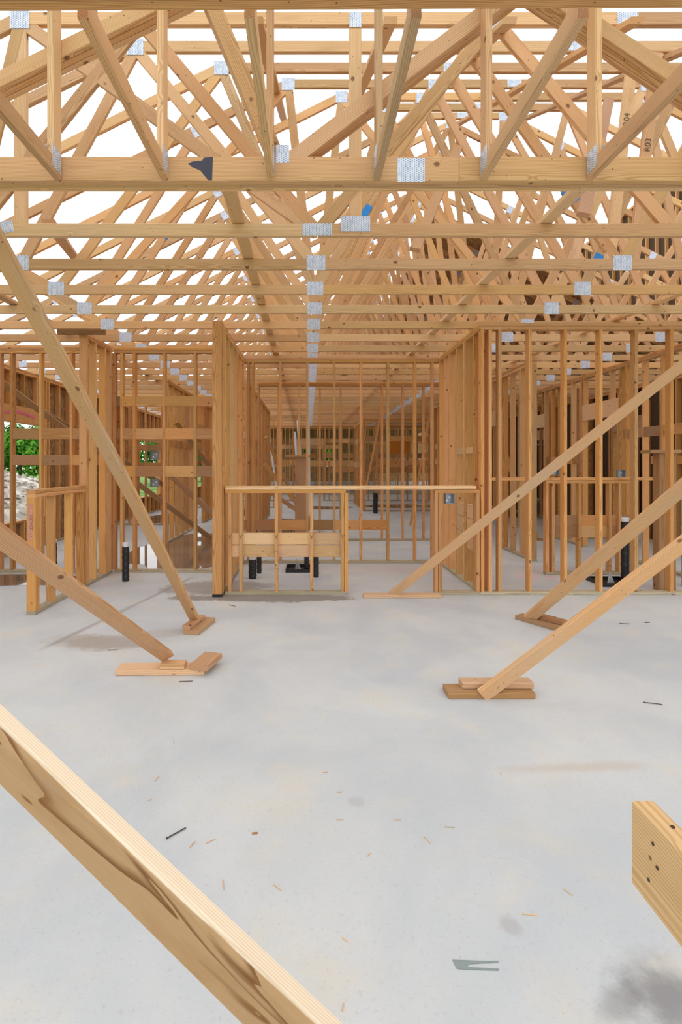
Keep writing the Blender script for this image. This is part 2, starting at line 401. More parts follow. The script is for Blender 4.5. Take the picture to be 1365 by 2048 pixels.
# jack trusses between beam and girder
for i in range(-2, 9):
    x = -1.41+.607*i-.02
    if x < -2.8 or x > 3.1: continue
    names = ('leftmost, mostly outside the frame', 'second', 'third', 'fourth')
    r_ = thing('jack_truss', (x, 1.84, HT), '%s short jack truss from the left, running from near beam to girder' % ORD[i+2], 'roof truss', 'short jack trusses hung on the girder')
    board('bottom_chord', r_, (x, 1.845, HT+.045), (x, 2.896, HT+.045), .089, .038, (0, 0, 1), 'truss')
    board('top_chord', r_, (x, 1.845, HT+.62), (x, 2.896, HT+1.14), .089, .038, (0, -.5, 1), 'truss')
    board('end_post', r_, (x, 2.85, HT+.088), (x, 2.85, HT+1.08), .089, .0375, (0, 1, 0), 'truss')
    board('end_post', r_, (x, 1.89, HT+.088), (x, 1.89, HT+.60), .089, .0375, (0, 1, 0), 'truss')
    for s in (-1, 1):
        m, L = frame((x+s*.0198, 2.79, HT+.085), (x+s*.0198, 2.89, HT+.085), (0, 0, 1)); link('nail_plate', lumber_mesh(.10, .12, .0016, M['plate']), None, r_, m)
    m, L = frame((x-.021, 2.8965, HT+.02), (x-.021, 2.8965, HT+.14), (1, 0, 0)); 
hb = thing('header_beam', (0, 1.7, HT-.03), 'dark timber beam across the very top edge of the view', 'beam')
for j in range(4):
    Y = 1.64+.0385*j
    board('ply', hb, (-4.4, Y, HT+.017), (5.2, Y, HT+.06), .14, .038, (0, 0, 1), 'pine')
# runners
def single(name, p0, p1, wd, th, wdir, mat, label, cat, group=None):
    m, L = frame(p0, p1, wdir); o = link(name, lumber_mesh(L, wd, th, M[mat]), None, None, m); return tag(o, label, cat, group)
single('lateral_brace', (-.50, 3.04, HT+.111), (-.54, 21.9, HT+.111), .089, .038, (1, 0, 0), 'truss', 'long lateral brace on top of the truss bottom chords, left of centre', 'brace')
single('lateral_brace', (1.70, 3.05, HT+.111), (1.28, 21.9, HT+.111), .089, .038, (1, 0, 0), 'truss', 'long lateral brace on top of the truss bottom chords, right of centre', 'brace')
single('lateral_brace', (3.9, 3.5, HT+.111), (2.9, 14.0, HT+.111), .089, .038, (1, 0, 0), 'truss', 'slanting lateral brace on the truss bottom chords above the right wall', 'brace')
single('lateral_brace', (-3.2, 3.5, HT+.111), (-2.9, 21.0, HT+.111), .089, .038, (1, 0, 0), 'truss', 'lateral brace on the truss bottom chords above the left room', 'brace')
for i, x in enumerate((-.35, .55, 1.35, 2.2, 3.0)):
    Y0 = 3.6 if x > -2 else 4; 
    y1 = 7.8
    kk = (x+2.05)/.61
    y0 = 3.615+.61*max(0, math.ceil(kk)-7); 
    z = lambda Y: HT+1.5+.5*(Y-3.615)+.089+.022
    ys = max(3.4, 3.4)
    xs = x
    # from the front up to where the hip slope cuts it
    ye = 7.7
    single('purlin', (x, max(3.4, 3.615+(x+2.05 if x < 2.2 else 2*RX-x+2.05)*0), z(3.4)), (x, min(ye, 7.7), z(min(ye, 7.7))), .089, .038, (1, 0, 0), 'truss', '%s purlin from the left laid up the slope over the flat truss tops' % ORD[i], 'purlin', 'purlins over the truss tops') if False else \
    single('purlin', (x, 3.4, HT+1.5+.5*(3.4-3.615)-.035), (x, 3.615+.61*6.9, HT+1.5+.5*(.61*6.9)-.035), .089, .038, (1, 0, 0), 'truss', '%s sloping purlin from the left under the flat truss tops' % ORD[i], 'purlin', 'purlins under the flat truss tops')
# short diagonal braces between trusses
for i, (a, b) in enumerate((((2.0, 3.7, HT+.2), (2.9, 4.9, HT+1.9)), ((.9, 4.3, HT+.2), (1.7, 5.6, HT+2.0)), ((2.6, 5.0, HT+.3), (3.6, 6.4, HT+2.2)), ((-1.9, 3.7, HT+.15), (-2.9, 6.5, HT+.9)))):
    single('diagonal_brace', a, b, .089, .038, (1, 0, 0), 'brace', ['slanting brace between truss webs above the right wall corner', 'slanting brace between truss webs near the room centre', 'slanting brace between truss webs far right', 'slanting brace between truss webs at upper left'][i], 'brace')

# ================================================================== STUD WALLS
SW, ST = .089, .038
def wall(label, axis, pos, a, b, h, studs=None, step=.406, blocks=(), dbl=True, sole=True, openings=(), mat='pine', z0=0, name='stud_wall', cat='wall frame', group=None, top_over=0.0, endless=False):
    """studs: centres along the wall; blocks: (s0, s1, zlo, zhi, depth offset); openings: (s0, s1, zsill, zhead)"""
    def P(s, d, z): return (s, pos+d, z) if axis == 'x' else (pos+d, s, z)
    r = thing(name, P((a+b)/2, SW/2, z0), label, cat, group)
    AW = (1, 0, 0) if axis == 'x' else (0, 1, 0); AC = (0, 1, 0) if axis == 'x' else (1, 0, 0)
    top = h-(2*ST if dbl else ST)
    if studs is None:
        studs = [a+ST/2]; s = a+step
        while s < b-ST*1.2: studs.append(s); s += step
        studs.append(b-ST/2)
    if sole:
        segs = [(a, b)]
        for (s0, s1, zs, zh) in openings:
            if zs <= 0: segs = [q for (u, v) in segs for q in ((u, min(v, s0)), (max(u, s1), v)) if q[1]-q[0] > .05]
        for u, v in segs: board('sole_plate', r, P(u, SW/2, z0+ST/2), P(v, SW/2, z0+ST/2), SW, ST, AC, 'treated')
    n = max(1, round((b-a)/5.0)); 
    for i in range(n):
        board('top_plate', r, P(a+(b-a)*i/n, SW/2, top+ST/2), P(a+(b-a)*(i+1)/n-.002, SW/2, top+ST/2), SW, ST, AC, mat)
    if dbl: board('top_plate', r, P(a-top_over, SW/2, top+ST*1.5+.001), P(b, SW/2, top+ST*1.5+.001), SW, ST-.001, AC, mat)
    zb = z0+(ST if sole else 0)
    for s in studs:
        o = [q for q in openings if q[0]-.01 < s < q[1]+.01]
        if o:
            s0, s1, zs, zh = o[0]
            if zs > 0: board('stud', r, P(s, SW/2, zb), P(s, SW/2, zs-ST), SW, ST, AC, mat)
            if top-(zh+.28) > .1: board('stud', r, P(s, SW/2, zh+.28), P(s, SW/2, top), SW, ST, AC, mat)
        else: board('stud', r, P(s, SW/2, zb), P(s, SW/2, top), SW, ST, AC, mat)
    for (s0, s1, zs, zh) in openings:
        board('header', r, P(s0-.04, .025, zh+.14), P(s1+.04, .025, zh+.14), .28, ST, (0, 0, 1), 'fresh')
        board('header', r, P(s0-.04, .066, zh+.14), P(s1+.04, .066, zh+.14), .28, ST, (0, 0, 1), mat)
        for q in (s0-.02, s1+.02):
            board('jack_stud', r, P(q, SW/2, zb), P(q, SW/2, zh), SW, ST, AC, mat)
            board('stud', r, P(q+(-.039 if q < s0 else .039), SW/2, zb), P(q+(-.039 if q < s0 else .039), SW/2, top), SW, ST, AC, mat)
        if zs > 0: board('window_sill_plate', r, P(s0, SW/2, zs-ST/2), P(s1, SW/2, zs-ST/2), SW, ST, AC, mat)
    ss = sorted(studs)
    for bl in blocks:
        s0, s1, zl, zh, off = bl[:5]; bm_ = bl[5] if len(bl) > 5 else mat
        cut = [s0]+[s for s in ss if s0+.05 < s < s1-.05]+[s1]
        for i in range(len(cut)-1):
            u = cut[i]+(ST/2 if i or any(abs(cut[i]-q) < .02 for q in ss) else 0); v = cut[i+1]-(ST/2 if i < len(cut)-2 or any(abs(cut[i+1]-q) < .02 for q in ss) else 0)
            if v-u < .04: continue
            board('blocking', r, P(u, off, (zl+zh)/2), P(v, off, (zl+zh)/2), zh-zl, ST, (0, 0, 1), R.choice([bm_, bm_, 'weathered' if bm_ == 'pine' else bm_]))
    return r
A = 5.78
f1 = lambda px: (px-VX)/175.6
W = HT-.003
wr = wall('full-height stud wall at right, beginning at the tall corner post', 'x', A, 1.955, 5.6, W,
     studs=[f1(965)+.006, f1(978)+.02, f1(1001), f1(1061), f1(1132), f1(1203), f1(1274), f1(1345), f1(1416), f1(1487), 5.58], top_over=0)
board('corner_stud', wr, (2.066, A+.12, .0), (2.066, A+.12, W-.08), SW, ST, (1, 0, 0))
wall('right side wall of the small centre room, seen edge-on', 'y', 1.955, A+.092, 7.64, W, studs=[A+.25, A+.55, A+.62, A+.95, A+1.30, A+1.55, 7.60],
     blocks=((A+.25, A+.95, 1.62, 1.70, .02, 'fresh'), (A+.25, A+.95, .83, 1.00, .03, 'fresh'), (A+.25, A+.95, .64, .825, .03, 'fresh'), (A+.25, A+.95, .45, .635, .03, 'fresh')))
f3 = lambda px: (px-VX)/132.7
wb = wall('back stud wall of the small centre room, thin evenly spaced studs', 'x', 7.65, -1.06, 2.04, W, studs=[-1.04, f3(497), f3(506), f3(561), f3(615), f3(669), f3(723), f3(777), f3(831), f3(866), 2.02],
     blocks=((-1.04, f3(777), .50, .65, .03, 'pine'),))
wl = wall('left side wall of the small centre room, seen edge-on behind the front post', 'y', -1.06, A, 7.64, W, studs=[A+.019, A+.06, A+.14, A+.42, A+.80, A+1.1, A+1.2, A+1.60, 7.60],
     blocks=((A+1.2, A+1.6, 1.55, 1.7, .045, 'fresh'),))
single('corner_post', (-1.03, A-.05, .03), (-1.03, A-.05, W-.002), .105, ST*2, (1, 0, 0), 'pine', 'thick front post at the left end of the serving half wall', 'post')
single('base_shim', (-1.03, A-.05, .001), (-1.03, A-.05, .028), .11, .08, (1, 0, 0), 'black', 'black pad under the thick post left of the serving half wall', 'pad')
hw = wall('low half wall under the long ledge, with two rows of boards', 'x', A, -.955, .425, 1.20, dbl=False, studs=[f1(458)+.01, f1(482), f1(553), f1(624), f1(686), f1(686)+.042],
     blocks=((f1(458)+.01, f1(686), .57, .70, .065, 'fresh'), (f1(458)+.01, f1(686), .425, .56, .065, 'fresh')))
for s, t in ((f1(458)+.01, 'Y'), (f1(482), 'Y'), (f1(553), 'Y'), (f1(624), 'Y'), (f1(686), 'Y')):
    writing(hw, t, Matrix.Translation((s, A-.0008, .66)) @ Matrix.Rotation(PI/2, 4, 'X'), .07, lab='hand-drawn marker mark')
for z, t in ((.50, 'DR'), (.30, '2x4')):
    writing(hw, t, Matrix.Translation((f1(553), A-.0008, z)) @ Matrix.Rotation(PI/2, 4, 'X'), .026, lab='small marker writing')
single('ledge_board', (-.95, A+.045, 1.220), (1.90, A+.045, 1.225), .13, ST, (0, 1, 0), 'fresh', 'long flat ledge board laid across the opening on the half walls', 'board')
wall('short low stub wall beside the right corner post', 'x', A, 1.436, 1.95, 1.20, dbl=False, studs=[1.457, 1.50, 1.93])
# left room
B = 7.0
f2 = lambda px: (px-VX)/145.0
wall('far wall of the left room, with two rows of blocking', 'x', B, -4.84, -2.80, W, studs=[f2(-62), f2(-2), f2(22), f2(80), f2(142), f2(165), f2(210)-.02+.0],
     blocks=((f2(22), f2(210), 1.84, 1.985, .025), (f2(22), f2(210), 1.48, 1.62, .025)))
wall('stud wall between left room and centre post, three rows of blocking', 'x', B, -2.69, -1.07, W, studs=[f2(228), f2(240)+.02, f2(268), f2(328), f2(390), f2(430)],
     blocks=((f2(228), f2(430), 2.29, 2.43, .025), (f2(228), f2(430), 1.84, 1.985, .025), (f2(228), f2(430), 1.32, 1.47, .025)))
ph = wall('low half wall projecting forward at left, ending in a marked post', 'y', -2.79, 5.01, 6.14, 1.235, studs=[5.03, 5.072, 5.40, 5.80, 6.10])
wall('tall narrow wall piece joining the left half wall', 'y', -2.79, 6.16, 6.985, W, studs=[6.18, 6.222, 6.45, 6.75, 6.93, 6.965])
writing(ph, 'WEWER -->', Matrix(((0, 0, 0, -2.735), (0, 0, -1, 5.0085), (-1, 0, 0, .86), (0, 0, 0, 1))) if False else (Matrix.Translation((-2.745, 5.0085, .88)) @ Matrix.Rotation(PI/2, 4, 'X') @ Matrix.Rotation(-PI/2, 4, 'Z')), .045, 'ink', 'marker writing down the post')
bm = bmesh.new(); add_box(bm, -2.77, -2.727, 5.0083, 5.0092, .74, 1.10); tag(bmesh_obj('paint_mark', bm, 'postpink', ph), 'faded pink spray paint streak')
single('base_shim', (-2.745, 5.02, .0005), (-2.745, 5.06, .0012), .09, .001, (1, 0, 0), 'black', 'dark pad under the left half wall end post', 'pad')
single('cross_board', (-3.04, 6.14, W+.0), (-2.46, 6.14, W+.0), .085, ST, (0, 0, 1), 'weathered', 'weathered short board nailed across the top of the left wall piece', 'board')
single('loose_block', (-2.62, 6.9, 1.98), (-2.62, 6.9, W-.09), SW, ST, (1, 0, 0), 'pine', 'short stud piece beside the corner of the left room', 'stud') if False else None
# outer left wall
wx = wall('long outer left wall with window openings showing trees', 'y', -4.95, 2.6, 34, W, openings=((7.75, 9.35, .54, 2.19), (14.6, 16.6, .54, 2.19), (21, 23.4, .54, 2.19), (28, 30, .54, 2.19), (4.2, 5.8, .54, 2.19)))
bm = bmesh.new()
for i in range(12):
    t0, t1 = i/12, (i+1)/12
    y0, y1 = 8.05+.95*t0, 8.05+.95*t1; z0_, z1_ = 2.30+.05*math.sin(PI*t0), 2.30+.05*math.sin(PI*t1)
    v = [bm.verts.new((-4.859+dx, yy, zz)) for dx in (0,) for yy, zz in ((y0, z0_), (y1, z1_), (y1, z1_+.035), (y0, z0_+.035))]; bm.faces.new(v)
tag(bmesh_obj('paint_mark', bm, 'pink', wx), 'pink arc sprayed on the header')
# right-hand walls
wl2 = wall('long right wall running back, with tall door openings', 'y', 4.95, 5.9, 21, W, openings=((8.15, 9.15, 0, 2.28), (10.7, 11.7, 0, 2.28), (15.5, 16.6, 0, 2.28)),
     blocks=((6.2, 8.0, 1.9, 2.04, .03), (9.4, 10.6, 1.5, 1.64, .03)))
wall('low half wall seen through the right stud wall, boards across it', 'x', 6.84, 3.20, 4.45, 1.27, dbl=False, studs=[3.22, 3.30, 3.66, 4.07, 4.2, 4.43],
     blocks=((3.3, 4.43, .50, .66, .06), (3.3, 4.43, .66, .80, .06)))
single('ledge_board', (2.45, 6.90, 1.29), (4.9, 6.90, 1.295), .13, ST, (0, 1, 0), 'pine', 'ledge board laid along the far half wall at right', 'board')
iw = wall('inner wall beyond the long right wall', 'y', 6.6, 7.5, 22, W, openings=((10, 11, 0, 2.2), (14, 15, 0, 2.2)), blocks=((7.6, 9.8, 1.5, 1.65, .03),))
wall('cross wall behind the long right wall', 'x', 10.2, 5.05, 6.5, W)
wall('second cross wall behind the long right wall', 'x', 14.1, 5.05, 6.5, W)
# centre rooms behind
f4 = lambda px: (px-VX)/102.5
wall('second cross wall through the centre, bare studs', 'x', 9.9, -1.0, 3.4, W, step=.406)
wall('side wall receding at left behind the centre room', 'y', -1.25, 9.9, 15.2, W, blocks=((10.1, 12.3, 1.5, 1.64, .03), (10.1, 12.3, 1.9, 2.04, .03)))
wall('side wall receding at right behind the centre room', 'y', 3.42, 7.8, 14.0, W, openings=((9, 10, 0, 2.2),), blocks=((10.8, 13.8, 1.5, 1.64, .03), (10.8, 13.8, 1.9, 2.04, .03)))
wall('far room front wall with two rows of blocking', 'x', 16.2, 1.75, 4.9, 2.95, blocks=((1.77, 4.88, 2.25, 2.41, .02), (1.77, 4.88, 1.48, 1.62, .02)))
wall('far room side wall with blocking', 'y', 1.72, 16.3, 19.5, 2.95, blocks=((16.4, 19.4, 2.2, 2.4, .02), (16.4, 19.4, 1.4, 1.6, .02)))
wall('long side wall in the left distance', 'y', -2.75, 9.6, 20, W, openings=((12, 13, 0, 2.2),), blocks=((9.8, 11.8, 1.84, 1.98, .03), (13.3, 17, 1.5, 1.64, .03)))
wall('cross wall in the left distance', 'x', 12.5, -4.84, -2.85, W, blocks=((-4.8, -3, 1.84, 1.98, .02), (-4.8, -3, 1.4, 1.54, .02)))
wall('cross wall farther in the left distance', 'x', 17.5, -4.84, -1.2, W, blocks=((-4.8, -1.3, 1.84, 1.98, .02), (-4.8, -1.3, 1.3, 1.44, .02)))
wall('wide cross wall near the end of the open trusses', 'x', 21.0, -4.84, 4.9, W, blocks=((-4.8, -1.5, 2.1, 2.3, .02), (-4.8, 0, 1.5, 1.7, .02), (1.0, 4.8, 1.2, 1.4, .02)), openings=((-.6, .6, 0, 2.3),))
wall('second wide cross wall in the far distance', 'x', 25.5, -4.84, 9.0, 3.4, blocks=((-4.8, 1.5, 2.3, 2.5, .02), (-4.8, 9, 1.4, 1.7, .02), (1.0, 9, 2.6, 2.8, .02)))
wall('third wide cross wall in the far distance', 'x', 31.0, -4.84, 9.0, 4.2, blocks=((-4.8, 9, 2.8, 3.1, .02), (-4.8, 9, 1.9, 2.2, .02), (-1, 9, 1.0, 1.3, .02)))
wall('rearmost wide cross wall before the dark end', 'x', 38.0, -4.84, 9.0, 4.2, blocks=((-4.8, 9, 3.0, 3.3, .02), (-4.8, 9, 2.0, 2.3, .02)))
# tall sheathed wall at far right and the sheathed far end
ts = wall('tall sheathed wall, coloured dark as in shade, rising behind the trusses at far right', 'y', 9.9, 8.0, 30, 9.4, step=.406)
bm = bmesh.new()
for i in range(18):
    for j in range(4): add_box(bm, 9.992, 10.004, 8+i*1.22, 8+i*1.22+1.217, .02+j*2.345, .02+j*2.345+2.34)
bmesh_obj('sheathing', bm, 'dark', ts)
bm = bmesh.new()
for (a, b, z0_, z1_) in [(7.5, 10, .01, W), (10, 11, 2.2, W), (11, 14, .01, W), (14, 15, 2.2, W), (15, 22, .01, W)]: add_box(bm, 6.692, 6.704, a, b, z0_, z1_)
bmesh_obj('sheathing', bm, 'dark', iw)  # darkness between the studs painted into the panels
bm = bmesh.new(); prev = 2.6
for (a, b, z0_, z1_) in ((4.2, 5.8, .54, 2.19), (7.75, 9.35, .54, 2.19), (14.6, 16.6, .54, 2.19), (21, 23.4, .54, 2.19), (28, 30, .54, 2.19)):
    add_box(bm, -4.964, -4.952, prev, a, .005, W); add_box(bm, -4.964, -4.952, a, b, .005, z0_); add_box(bm, -4.964, -4.952, a, b, z1_, W); prev = b
add_box(bm, -4.964, -4.952, prev, 34, .005, W)
bmesh_obj('sheathing', bm, 'osb', wx)
# panels added on the right-hand slope to close off sky and darken below
bm = bmesh.new()
for j in range(10):
    y0_ = 10.3+1.25*j; y1_ = min(y0_+1.247, 22.2)
    if y1_ <= y0_: break
    for (xa, xb) in ((2.6, 5.0), (5.003, 7.4), (7.403, 9.7)):
        zf = lambda x: HT+1.5+.5*(2*RX-x+2.05)+.104
        q = [bm.verts.new(p) for p in ((xa, y0_, zf(xa)), (xb, y0_, zf(xb)), (xb, y1_, zf(xb)), (xa, y1_, zf(xa)), (xa, y0_, zf(xa)+.013), (xb, y0_, zf(xb)+.013), (xb, y1_, zf(xb)+.013), (xa, y1_, zf(xa)+.013))]
        for f in ((0, 3, 2, 1), (4, 5, 6, 7), (0, 1, 5, 4), (3, 7, 6, 2), (0, 4, 7, 3), (1, 2, 6, 5)): bm.faces.new([q[i] for i in f])
tag(bmesh_obj('added_roof_panels', bm, 'osb'), 'added wood panels closing off the sky on the far right roof slope', 'roof panel')
bm = bmesh.new()
xs = [-5.0, -1.2, .2, 1.2, 2.2, 13.4]
for i in range(5):
    if i % 2: add_box(bm, xs[i], xs[i+1], 46.2, 46.3, 0, 1.3); add_box(bm, xs[i], xs[i+1], 46.2, 46.3, 2.9, 8.2)
    else: add_box(bm, xs[i], xs[i+1], 46.2, 46.3, 0, 8.2)
tag(bmesh_obj('wall_far', bm, 'osb'), kind='structure')
bm = bmesh.new()
for s, (xa, xb) in ((0, (-5.4, 2.2)), (1, (2.2, 9.8))):
    za, zb_ = (HT+1.2-.0, HT+5.0) if s == 0 else (HT+5.0, HT+1.2)
    v = [bm.verts.new(p) for p in ((xa, 23.4, za), (xb, 23.4, zb_), (xb, 46.3, zb_), (xa, 46.3, za), (xa, 23.4, za+.02), (xb, 23.4, zb_+.02), (xb, 46.3, zb_+.02), (xa, 46.3, za+.02))]
    for f in ((0, 1, 2, 3), (4, 7, 6, 5), (0, 4, 5, 1), (3, 2, 6, 7), (0, 3, 7, 4), (1, 5, 6, 2)): bm.faces.new([v[i] for i in f])
tag(bmesh_obj('ceiling', bm, 'osb'), kind='structure')

# boards standing as posts with caps
def cap_post(x, Y, h, label, wd=.235, capL=.36):
    r = thing('capped_post', (x, Y, 0), label, 'post')
    board('post', r, (x, Y, 0), (x, Y, h), wd, .115, (1, 0, 0), 'weathered')
    board('cap', r, (x-capL*.62, Y, h+.02), (x+capL*.38, Y, h+.02), .19, ST, (0, 1, 0), 'weathered')
cap_post(4.22, 6.02, 1.62, 'wide dark post with a flat cap behind the right stud wall', .20)
cap_post(-.15, 9.2, 1.62, 'wide dark post with a flat cap standing behind the centre room', .2, .46)

# ================================================================== DIAGONAL BRACES AND CLEATS
def brace(p0, p1, wd, label, nh, mat='brace', name='diagonal_brace', bow=0.0):
    d = (Vector(p1)-Vector(p0)).normalized(); nh = Vector(nh); nh = (nh-d*nh.dot(d)).normalized(); wdir = d.cross(nh)
    if bow:
        m, L = frame(p0, p1, wdir); bm = bmesh.new(); rows = []; n = 24; hz, hy, c = wd/2, ST/2, .003
        for i in range(n+1):
            u = i/n; o_ = bow*4*u*(1-u)
            rows.append([bm.verts.new(((u-.5)*L, a, b+o_)) for a, b in ((-hy+c, -hz), (hy-c, -hz), (hy, -hz+c), (hy, hz-c), (hy-c, hz), (-hy+c, hz), (-hy, hz-c), (-hy, -hz+c))])
        for i in range(n):
            for j in range(8): bm.faces.new((rows[i][j], rows[i][(j+1) % 8], rows[i+1][(j+1) % 8], rows[i+1][j]))
        bm.faces.new(rows[0]); bm.faces.new(rows[-1][::-1])
        return tag(bmesh_obj(name, bm, mat, None, m), label, 'brace')
    r = single(name, p0, p1, wd, ST, wdir, mat, label, 'brace'); return r
# tall left brace, leaning toward the camera
brace((-1.045, 4.66, .06), (-1.492, 1.75, 3.02), .095, 'tall steep brace coming down from upper left to a double cleat', (-.28, -1, -.3), bow=.02)
brace((-1.02, 3.66, .10), (-1.545, 1.545, 1.70), .089, 'lower left brace ending on the flat cleats on the slab', (.5, -.9, -.5))
brace((1.10, 3.22, .02), (3.118, 3.0, 1.70), .089, 'nearest right brace, nailed to two stacked cleats', (-.2, -1, -.45), 'brace')
brace((2.08, 4.80, .03), (3.315, 2.5, 2.625), .10, 'middle right brace landing on a dark slanted cleat', (-.5, -1, -.5))
brace((.93, 5.68, .03), (3.90, 4.32, 2.90), .089, 'longest right brace crossing the right stud wall', (-.2, -1, -.15))
# background braces
for i, (a, b, l) in enumerate((((-4.6, 7.5, 2.75), (-1.9, 9.9, .05), 'weathered brace crossing behind the left room, upper one'), ((-4.75, 8.3, 2.6), (-2.9, 11.0, .9), 'weathered brace behind the left room, nearer the outer wall'),
        ((-2.55, 9.75, 2.3), (-1.35, 12.3, .05), 'dark brace seen between blocking left of the centre post'), ((-2.4, 8.6, 1.35), (-1.1, 8.9, .1), 'short dark brace low behind the three-row wall'),
        ((3.62, 9.42, 1.75), (4.5, 10.0, .06), 'thin brace behind the right corner post, foot on a small block'), ((-.9, 10.4, 1.0), (.35, 11.4, .05), 'short brace in the room behind the centre post'),
        ((-1.0, 11.5, 1.5), (.1, 12.4, .05), 'brace in the far centre room'), ((1.75, 12.0, 2.9), (1.2, 12.2, .05), 'thin leaning brace in the far centre room, right'),
        ((-1.1, 13.0, 2.2), (-.2, 14.2, .05), 'small brace far back left of the centre'), ((3.0, 12.5, 2.8), (2.4, 12.0, .05), 'thin upright brace far back at right'))):
    brace(a, b, .045 if i in (7, 9) else .089, l, (0, -1, .1), 'weathered' if i < 4 else 'pine')
def cleat(cx, cy_, z, L, rot, label, wd=.14, mat='brace', tilt=0):
    d = Vector((math.cos(rot), math.sin(rot), 0))*L/2; dz = Vector((0, 0, tilt))
    return single('floor_cleat', Vector((cx, cy_, z+ST/2))-d-dz, Vector((cx, cy_, z+ST/2))+d+dz, wd, ST, (-math.sin(rot), math.cos(rot), 0), mat, label, 'wood block')
cleat(-.99, 4.62, .001, .40, 1.38, 'lower cleat under the foot of the tall left brace', .14, 'weathered')
cleat(-1.04, 4.60, .0405, .33, 1.36, 'upper cleat stacked at the foot of the tall left brace', .07, 'brace')
cleat(-1.05, 3.64, .001, .62, .02, 'long flat cleat on the slab below the lower left brace', .14, 'fresh')
cleat(-.965, 3.62, .0405, .17, .0, 'small block on the long flat cleat at the brace foot', .09, 'brace')
cleat(-.745, 3.68, .0405, .25, 1.32, 'short thick block lying across the right end of the long flat cleat', .14, 'brace')
cleat(1.16, 3.28, .001, .55, .0, 'lower of two cleats stacked under the nearest right brace', .14, 'weathered')
cleat(1.22, 3.31, .0405, .46, .0, 'upper of two cleats stacked under the nearest right brace', .09, 'fresh')
cleat(2.17, 4.70, .001, .50, -1.0, 'dark slanted cleat under the middle right brace', .12, 'weathered')
cleat(2.22, 4.72, .0405, .34, -1.0, 'upper slanted cleat beside the middle right brace', .08, 'weathered')
cleat(1.04, 5.69, .001, .86, .0, 'long low cleat at the foot of the longest right brace', .10, 'brace')
cleat(4.5, 10.0, .001, .20, .0, 'small dark block far behind the right corner post', .12, 'weathered')
# sloping foreground brace with waney edge
def waney():
    p0 = Vector((-.96, 1.01, 1.255)); p1 = Vector((.717, .711, .0)); m, L = frame(p0, p1, (.66, -.12, .75))
    bm = bmesh.new(); n = 90; rows = []
    for i in range(n+1):
        u = i/n; x = (u-.5)*L
        wv = .0035*math.sin(u*19)+.004*noise.noise(Vector((u*9, 0, 3)))+.003*noise.noise(Vector((u*31, 2, 3)))
        cut = .010+abs(.012*noise.noise(Vector((u*6, 7, 1))))+.004*noise.noise(Vector((u*33, 5, 1)))
        hz = .0445; hy = .019; bow = .005*math.sin(u*7)
        prof = [(-hy, -hz+bow), (hy, -hz+bow), (hy, hz-.003), (hy-.003, hz), (-hy+cut*.6+wv*.5, hz), (-hy+.003, hz-cut*.5+wv), (-hy, hz-cut*1.2+wv)]
        rows.append([bm.verts.new((x, a, b)) for a, b in prof])
    k = len(rows[0])
    for i in range(n):
        for j in range(k): bm.faces.new((rows[i][j], rows[i][(j+1) % k], rows[i+1][(j+1) % k], rows[i+1][j]))
    bm.faces.new(rows[0]); bm.faces.new(rows[-1][::-1])
    return bm, m
def cathedral():
    t = NT('cathedral_grain_lumber'); tc = t.node('ShaderNodeTexCoord').outputs['Object']
    x, y, z = t.sep(tc)
    # plain-sawn face: growth layers nearly parallel to the face, cut as islands
    p = t.comb(t.math('MULTIPLY', x, 2.0), t.math('MULTIPLY', y, 8), t.math('MULTIPLY', z, 13))
    n = t.noise(p, 1.0, 2, .4, .6)
    h = t.math('ADD', t.math('MULTIPLY', y, 30.0), t.math('MULTIPLY', n, 5.2))
    s = t.math('FRACT', h)
    late = t.ramp(s, .72, .97, 0, 1)
    late2 = t.math('MULTIPLY', late, t.ramp(s, .985, 1.0, 1, 0))
    fine = t.noise(t.vmath('MULTIPLY', tc, (6, 200, 200)), 1, 3)
    blue = t.ramp(t.noise(t.vmath('MULTIPLY', tc, (4, 9, 14)), 1.5, 5, .7), .56, .75, 0, .5)
    col = t.mix(late2, (.45, .28, .14, 1), (.20, .085, .025, 1))
    col = t.mix(t.ramp(fine, .4, .8, 0, .35), col, (.38, .22, .10, 1))
    col = t.mix(t.ramp(t.noise(t.vmath('MULTIPLY', tc, (3, 5, 10)), 2, 3), .45, .7, 0, .5), col, (.36, .19, .07, 1))
    col = t.mix(blue, col, (.26, .24, .20, 1))
    # the narrow top edge shows straight fine rings and is paler
    edge = t.ramp(z, .0375, .0405)
    st = t.math('POWER', t.math('MULTIPLY_ADD', t.math('SINE', t.math('MULTIPLY', t.math('ADD', y, t.math('MULTIPLY', t.noise(t.vmath('MULTIPLY', tc, (1.2, 4, 4)), 1, 1), .01)), 2*PI/.0052)), .5, .5), 2)
    ecol = t.mix(t.math('MULTIPLY', st, .5), (.80, .67, .50, 1), (.60, .40, .23, 1))
    col = t.mix(edge, col, ecol)
    t.put(t.b.inputs['Base Color'], col); t.b.inputs['Roughness'].default_value = .6; t.b.inputs['Specular IOR Level'].default_value = .25
    t.bump(t.math('ADD', fine, late), .3, .0012)
    return t.m
M['cathedral'] = cathedral()
bmw, mw = waney()
o = bmesh_obj('diagonal_brace', bmw, 'cathedral', None, mw, smooth=False); tag(o, 'large close brace with bark-edged face crossing the lower left corner', 'brace')
